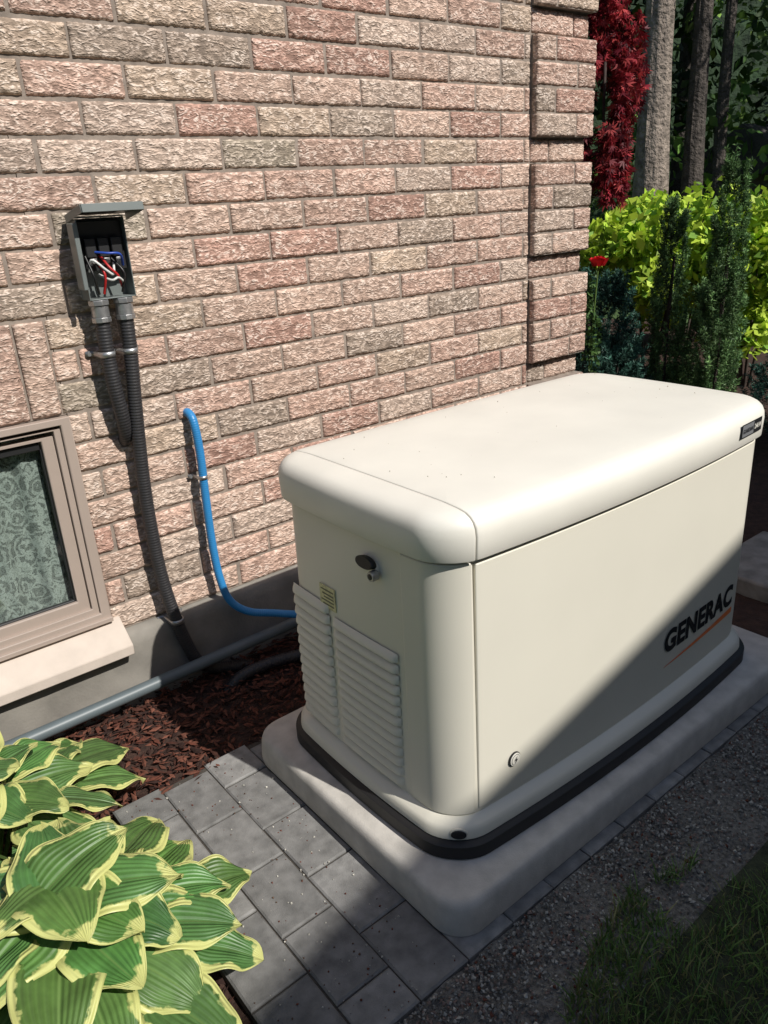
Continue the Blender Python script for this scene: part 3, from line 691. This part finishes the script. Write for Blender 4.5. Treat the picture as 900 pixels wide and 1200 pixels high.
def bush(name,c,rad,K,n,ls,ratio,pal,up=.6,trunk=True,tc=(.06,.045,.035),cr=.35):
    par=empty(name); P,k=bush_pts(c,rad,K,n,cr); P[:,2]=np.maximum(P[:,2],-.1)
    cols=pick(pal,n,.25)*(.7+.6*hsh(k,k*1.7,1.))[:,None]
    V,F,Cc=leafcloud(P,rng.uniform(.6,1.25,n)*ls,ratio,cols,up); np_mesh('leaves',V,F,M_leaf,par,Cc)
    if trunk:
        mt=mat(name+'_bark',tc,.9,.3,20,.5,60)
        for i in range(6):
            a=random.uniform(0,6.28); e=(c[0]+math.cos(a)*rad[0]*.6,c[1]+math.sin(a)*rad[1]*.6,c[2]+rad[2]*random.uniform(.1,.7))
            tube('stem.%d'%i,[(c[0]+.03*math.cos(a),c[1]+.03*math.sin(a),-.15),(c[0]*.6+e[0]*.4,c[1]*.6+e[1]*.4,e[2]*.5),e],lambda t:.022*(1-.75*t)*max(.6,rad[2]),mt,par,n=7,seg=5)
    return par
red=[(.22,.016,.028),(.32,.026,.038),(.12,.012,.022),(.42,.06,.06)]
jm=empty('japanese_maple_tree')
P1,k1=bush_pts((3.75,3.45,2.75),(.9,.85,1.1),40,6500,.26)
P2,k2=bush_pts((3.25,2.10,1.88),(.27,.22,.80),28,3400,.20)
P3,k3=bush_pts((3.25,2.22,2.6),(.35,.24,.5),14,1500,.24)
P=np.concatenate([P1,P2,P3]); k=np.concatenate([k1,k2+50,k3+90]); n=len(P)
cc_=pick(red,n,.3)*(.55+.9*hsh(k,k*1.3,2.))[:,None]
main=rng.normal(size=(n,3))*.6+np.array([0,0,-.55]); main/=np.linalg.norm(main,axis=1)[:,None]
sd_=np.cross(main,rng.normal(size=(n,3))); sd_/=np.linalg.norm(sd_,axis=1)[:,None]
sz=rng.uniform(.035,.065,n)[:,None]
VV=[];CCc=[]
for ang_ in (-.95,-.4,.15,.75):
    dd=main*math.cos(ang_)+sd_*math.sin(ang_); bb=-main*math.sin(ang_)+sd_*math.cos(ang_)
    l=sz*(1-.25*abs(ang_)); VV.append(np.stack([P,P+dd*l*.45+bb*l*.11,P+dd*l,P+dd*l*.45-bb*l*.11],1)); CCc.append(np.repeat(cc_[:,None],4,1))
VV=np.concatenate(VV).reshape(-1,3); CCc=np.concatenate(CCc).reshape(-1,3)
np_mesh('leaves',VV,np.arange(len(VV)).reshape(-1,4),M_leaf,jm,CCc)
mb_=mat('maple_bark',(.07,.05,.045),.9,.3,20)
tube('trunk',[(3.7,3.2,-.15),(3.65,3.15,.6),(3.75,3.3,1.3),(3.6,3.1,2.2),(3.5,3.0,3.2)],lambda t:.07*(1-.7*t),mb_,jm,n=10)
for i in range(7):
    a=i*.9; tube('limb.%d'%i,[(3.68,3.2,1.0+.15*i),(3.65+.4*math.cos(a),3.25+.4*math.sin(a),1.6+.15*i),(3.65+.7*math.cos(a),3.3+.7*math.sin(a),1.9+.15*i)],lambda t:.028*(1-.8*t),mb_,jm,n=7,seg=6)
tube('limb.8',[(3.65,3.15,1.2),(3.5,2.7,2.0),(3.3,2.2,2.3),(3.22,2.08,1.7)],lambda t:.028*(1-.8*t),mb_,jm,n=7,seg=6)
def conifer(name,c,rad,hgt,shoots,pal,nl=90,lean=.25,ls=.028,ratio=.16,taper=.35):
    par=empty(name); Ps=[];Ds=[];Cs_=[];
    for s in range(shoots):
        a=rng.uniform(0,6.28); q=math.sqrt(rng.uniform(0,1))
        z0=rng.uniform(-.05,.92)*hgt; top=hgt*(1-taper*q**2)*rng.uniform(.9,1.08)
        ln=min(rng.uniform(.10,.24),max(.07,top-z0))
        fz_=1-taper*(max(0,z0)/hgt)**2
        st=np.array([c[0]+math.cos(a)*rad*q*fz_,c[1]+math.sin(a)*rad*q*fz_,z0-.08])
        dr=np.array([math.cos(a)*lean,math.sin(a)*lean,1.]); dr/=np.linalg.norm(dr)
        t=rng.uniform(0,1,nl); pq=st+dr*(t*ln)[:,None]
        o=rng.normal(size=(nl,3)); o/=np.linalg.norm(o,axis=1)[:,None]
        dd=o*.9+dr*.7; dd/=np.linalg.norm(dd,axis=1)[:,None]
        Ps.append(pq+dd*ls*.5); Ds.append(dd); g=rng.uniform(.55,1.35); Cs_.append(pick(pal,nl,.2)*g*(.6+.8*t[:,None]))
    P=np.concatenate(Ps);D=np.concatenate(Ds);Cc=np.concatenate(Cs_)
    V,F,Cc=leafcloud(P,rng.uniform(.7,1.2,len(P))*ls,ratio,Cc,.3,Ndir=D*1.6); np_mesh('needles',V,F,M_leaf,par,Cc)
    mt=mat(name+'_bark',(.05,.035,.03),.9)
    for i in range(3): tube('stem.%d'%i,[(c[0]+.01*i,c[1]-.01*i,-.15),(c[0]+.01*i-.01,c[1]+.01*i-.01,hgt*.4),(c[0]+.01*i-.01,c[1]+.01*i-.02,hgt*.7)],lambda t:.010*(1-.7*t),mt,par,n=6,seg=5)
yp=[(.11,.20,.075),(.15,.25,.09),(.07,.14,.05)]
conifer('yew_shrub',(3.2,1.24,0),.105,1.66,300,yp,80,.22,ls=.026,ratio=.22,taper=.5)
conifer('yew_shrub.001',(3.2,1.56,0),.10,1.46,240,yp,80,.22,ls=.026,ratio=.22,taper=.5)
conifer('yew_shrub.002',(3.35,1.38,0),.13,1.0,240,yp,70,.35,ls=.026,ratio=.22,taper=.5)
bl=[(.045,.11,.085),(.06,.15,.11),(.025,.065,.05)]
conifer('spruce_shrub',(3.15,2.0,0),.28,1.05,480,bl,70,.6,ls=.03,ratio=.2,taper=.6)
conifer('spruce_shrub.001',(2.95,1.72,0),.20,.62,240,bl,70,.7,ls=.03,ratio=.2,taper=.6)
conifer('spruce_shrub.002',(3.9,1.0,0),.40,.55,260,bl,70,.7,ls=.03,ratio=.2,taper=.6)
lime=[(.48,.63,.06),(.58,.74,.09),(.34,.50,.05),(.18,.34,.04)]
bush('hydrangea_bush',(4.9,2.75,.85),(.75,.75,.62),34,7000,.095,.62,lime)
bush('hydrangea_bush.001',(5.0,1.95,.75),(.65,.65,.60),30,6000,.095,.62,lime)
bush('hydrangea_bush.002',(6.2,3.2,.8),(.8,.8,.7),30,4500,.095,.62,lime)
rs=empty('red_rose'); M_rose=mat('rose_petal',(.65,.012,.02),.5,.2,60,transl=.2)
cR_=np.array((2.62,1.635,1.04))
Vr=[];Fr=[]
for i in range(26):
    a=i*2.4; rr=.008+.0016*i; hh=.024-.0005*i
    d=np.array([math.cos(a),math.sin(a),0]); t=np.array([-d[1],d[0],0]); o=len(Vr)
    for (s,q,zz) in ((-1,.6,-.02),(1,.6,-.02),(1.2,1.0,hh),(0,1.25,hh+.008),(-1.2,1.0,hh)):
        Vr.append(cR_+d*rr*q+t*s*.014*(.6+i/26)+np.array([0,0,zz]))
    Fr.append((o,o+1,o+2,o+3,o+4))
pymesh('petals',Vr,Fr,M_rose,rs,smooth=True)
tube('stem',[(2.66,1.72,-.1),(2.64,1.68,.5),(2.62,1.635,1.025)],.004,M_pet,rs,n=6,seg=6)
P,k=bush_pts((2.64,1.68,.7),(.10,.08,.30),10,500,.35)
V,F,Cc=leafcloud(P,rng.uniform(.02,.04,500),.6,pick([(.05,.11,.03),(.08,.15,.04)],500)); np_mesh('leaves',V,F,M_leaf,rs,Cc)
M_bark=mat('rough_bark',(.25,.205,.17),.95,.45,9,1.,22,bdist=.05)
M_bark_shaded=mat('shaded_bark',(.07,.058,.05),.95,.45,9,1.,22,bdist=.05)  # rough bark darkened in colour for trunks standing in shade
def tree(name,x,y,rad,h,pal,crown,n,ls=.16,bk=None):
    bk=bk or M_bark
    par=empty(name); pts=[(x,y,-.2),(x+.05,y,1.2),(x+.1,y+.06,3.),(x,y,h*.6),(x+.1,y,h)]
    P=catmull(pts,10); rings=[]
    for i,p in enumerate(P):
        t=i/len(P); rr=rad*(1-.65*t)*(1+.5*math.exp(-p[2]*3)); rg=[]
        for a in np.linspace(0,2*math.pi,36,endpoint=False):
            k=1+.05*math.sin(a*11+p[2]*1.3)+.04*math.sin(a*17-p[2]*2.1); rg.append((p[0]+rr*k*math.cos(a),p[1]+rr*k*math.sin(a),p[2]))
        rings.append(rg)
    loft('trunk',rings,bk,par,angle=80)
    for i in range(7):
        a=i*2.4; z=h*(.45+.07*i)
        tube('limb.%d'%i,[(x,y,z),(x+crown*.4*math.cos(a),y+crown*.4*math.sin(a),z+.6),(x+crown*.85*math.cos(a),y+crown*.85*math.sin(a),z+.9)],lambda t:rad*.3*(1-.8*t),bk,par,n=7,seg=5)
    Pl,k=bush_pts((x,y,h*.85),(crown,crown,h*.38),40,n,.25); cols=pick(pal,n,.25)*(.6+.7*hsh(k,k*1.7,1.))[:,None]
    V,F,Cc=leafcloud(Pl,rng.uniform(.6,1.3,n)*ls,.5,cols); np_mesh('leaves',V,F,M_leaf,par,Cc)
gp=[(.08,.16,.035),(.12,.22,.05),(.05,.11,.03)]
tree('oak_tree',9.75,6.05,.29,9,gp,2.6,3500,.2)
tree('oak_tree.001',10.6,5.9,.18,9,gp,2.2,2500,.2,bk=M_bark_shaded)
tree('oak_tree.002',11.5,6.0,.12,10,gp,2.4,2500,.2,bk=M_bark_shaded)
tree('oak_tree.003',14.5,8.5,.22,10,gp,3.2,3500,.2,bk=M_bark_shaded)
tree('oak_tree.004',13.5,3.5,.2,9,gp,3.0,3500,.2)
n=42000
ang=rng.uniform(math.radians(-8),math.radians(75),n); dist=rng.uniform(14,21,n); z=rng.uniform(0,1,n)**1.2*10-.1
cl=vn(ang*40,z*.8,2.); ok=cl+.3*rng.uniform(size=n)>.42
ang,dist,z=ang[ok],dist[ok],z[ok]; P=np.stack([-.9+dist*np.cos(ang),-1+dist*np.sin(ang),z],-1); n=len(P)
sun_patch=np.clip(vn(ang*34+5,z*1.1,9.)*3.2-1.0,.18,2.2)  # sunlit and shaded patches painted into the woodland leaf colours
V,F,Cc=leafcloud(P,rng.uniform(.13,.34,n),.55,pick([(.06,.13,.03),(.10,.19,.04),(.18,.30,.06)],n,.3)*sun_patch[:,None]); np_mesh('woodland',V,F,M_leaf,None,Cc)
hv=[];hf=[]
hx=np.linspace(math.radians(-30),math.radians(200),60)
for i,a in enumerate(hx):
    for k,(d,z) in enumerate(((20,-.2),(25,6),(31,11.5),(42,13),(80,13),(120,-.2))):
        zz=z+(rng.uniform(-.8,.8) if 0<k<5 else 0); hv.append((d*math.cos(a),d*math.sin(a),zz))
for i in range(59):
    for k in range(5): a=i*6+k; hf.append((a,a+6,a+7,a+1))
pymesh('sky_block_hill',hv,hf,mat('sky_block_green',(.016,.034,.012),.98,.6,1.2,.8,3,bdist=.3),None,smooth=True,angle=80)  # hill added behind the woodland to block sky showing between leaves
sh=empty('garden_shed')
box('walls',13.2,15.2,5.4,7.4,-.15,1.6,mat('shed_wood',(.16,.13,.11),.9,.2,8),sh)
pymesh('roof',[(12.9,5.1,1.5),(15.5,5.1,1.5),(15.5,7.7,1.5),(12.9,7.7,1.5),(12.9,6.4,2.3),(15.5,6.4,2.3)],[(0,1,5,4),(2,3,4,5),(0,4,3),(1,2,5),(0,3,2,1)],M_roof,sh)
box('stone_block',1.80,2.30,-.02,.46,-.16,-.05,mat('limestone',(.24,.23,.21),.9,.3,15,.5,80),None,bevel=.012)
# unseen house-shaped block added behind the camera to cast the diagonal shadow
caster=empty('shadow_caster_house'); y0=-5.; zl=lambda x:.115+.27*(x-1.12)+5.22
za,zb=zl(-7),zl(9)
V=[(-7,y0,-.2),(25,y0,-.2),(25,y0,za),(9,y0,zb),(-7,y0,za)]; V=V+[(x,-14,z) for x,_,z in V]
F=[(0,1,2,3,4),(9,8,7,6,5)]+[(i,5+i,5+(i+1)%5,(i+1)%5) for i in range(5)]
pymesh('walls_and_gable',V,F,mat('caster_siding',(.36,.33,.29),.8,.1,6),caster)
pymesh('roof_slopes',[(-7.02,y0+.0,za+.01),(9,y0+.0,zb+.01),(25.02,y0,za+.01),(-7.02,-14.1,za+.01),(9,-14.1,zb+.01),(25.02,-14.1,za+.01)],[(0,1,4,3),(1,2,5,4)],M_roof,caster)
box('caster_window',-2,-.4,y0+.004,y0+.03,1.0,2.2,mat('dark_pane',(.03,.035,.04),.1),caster)
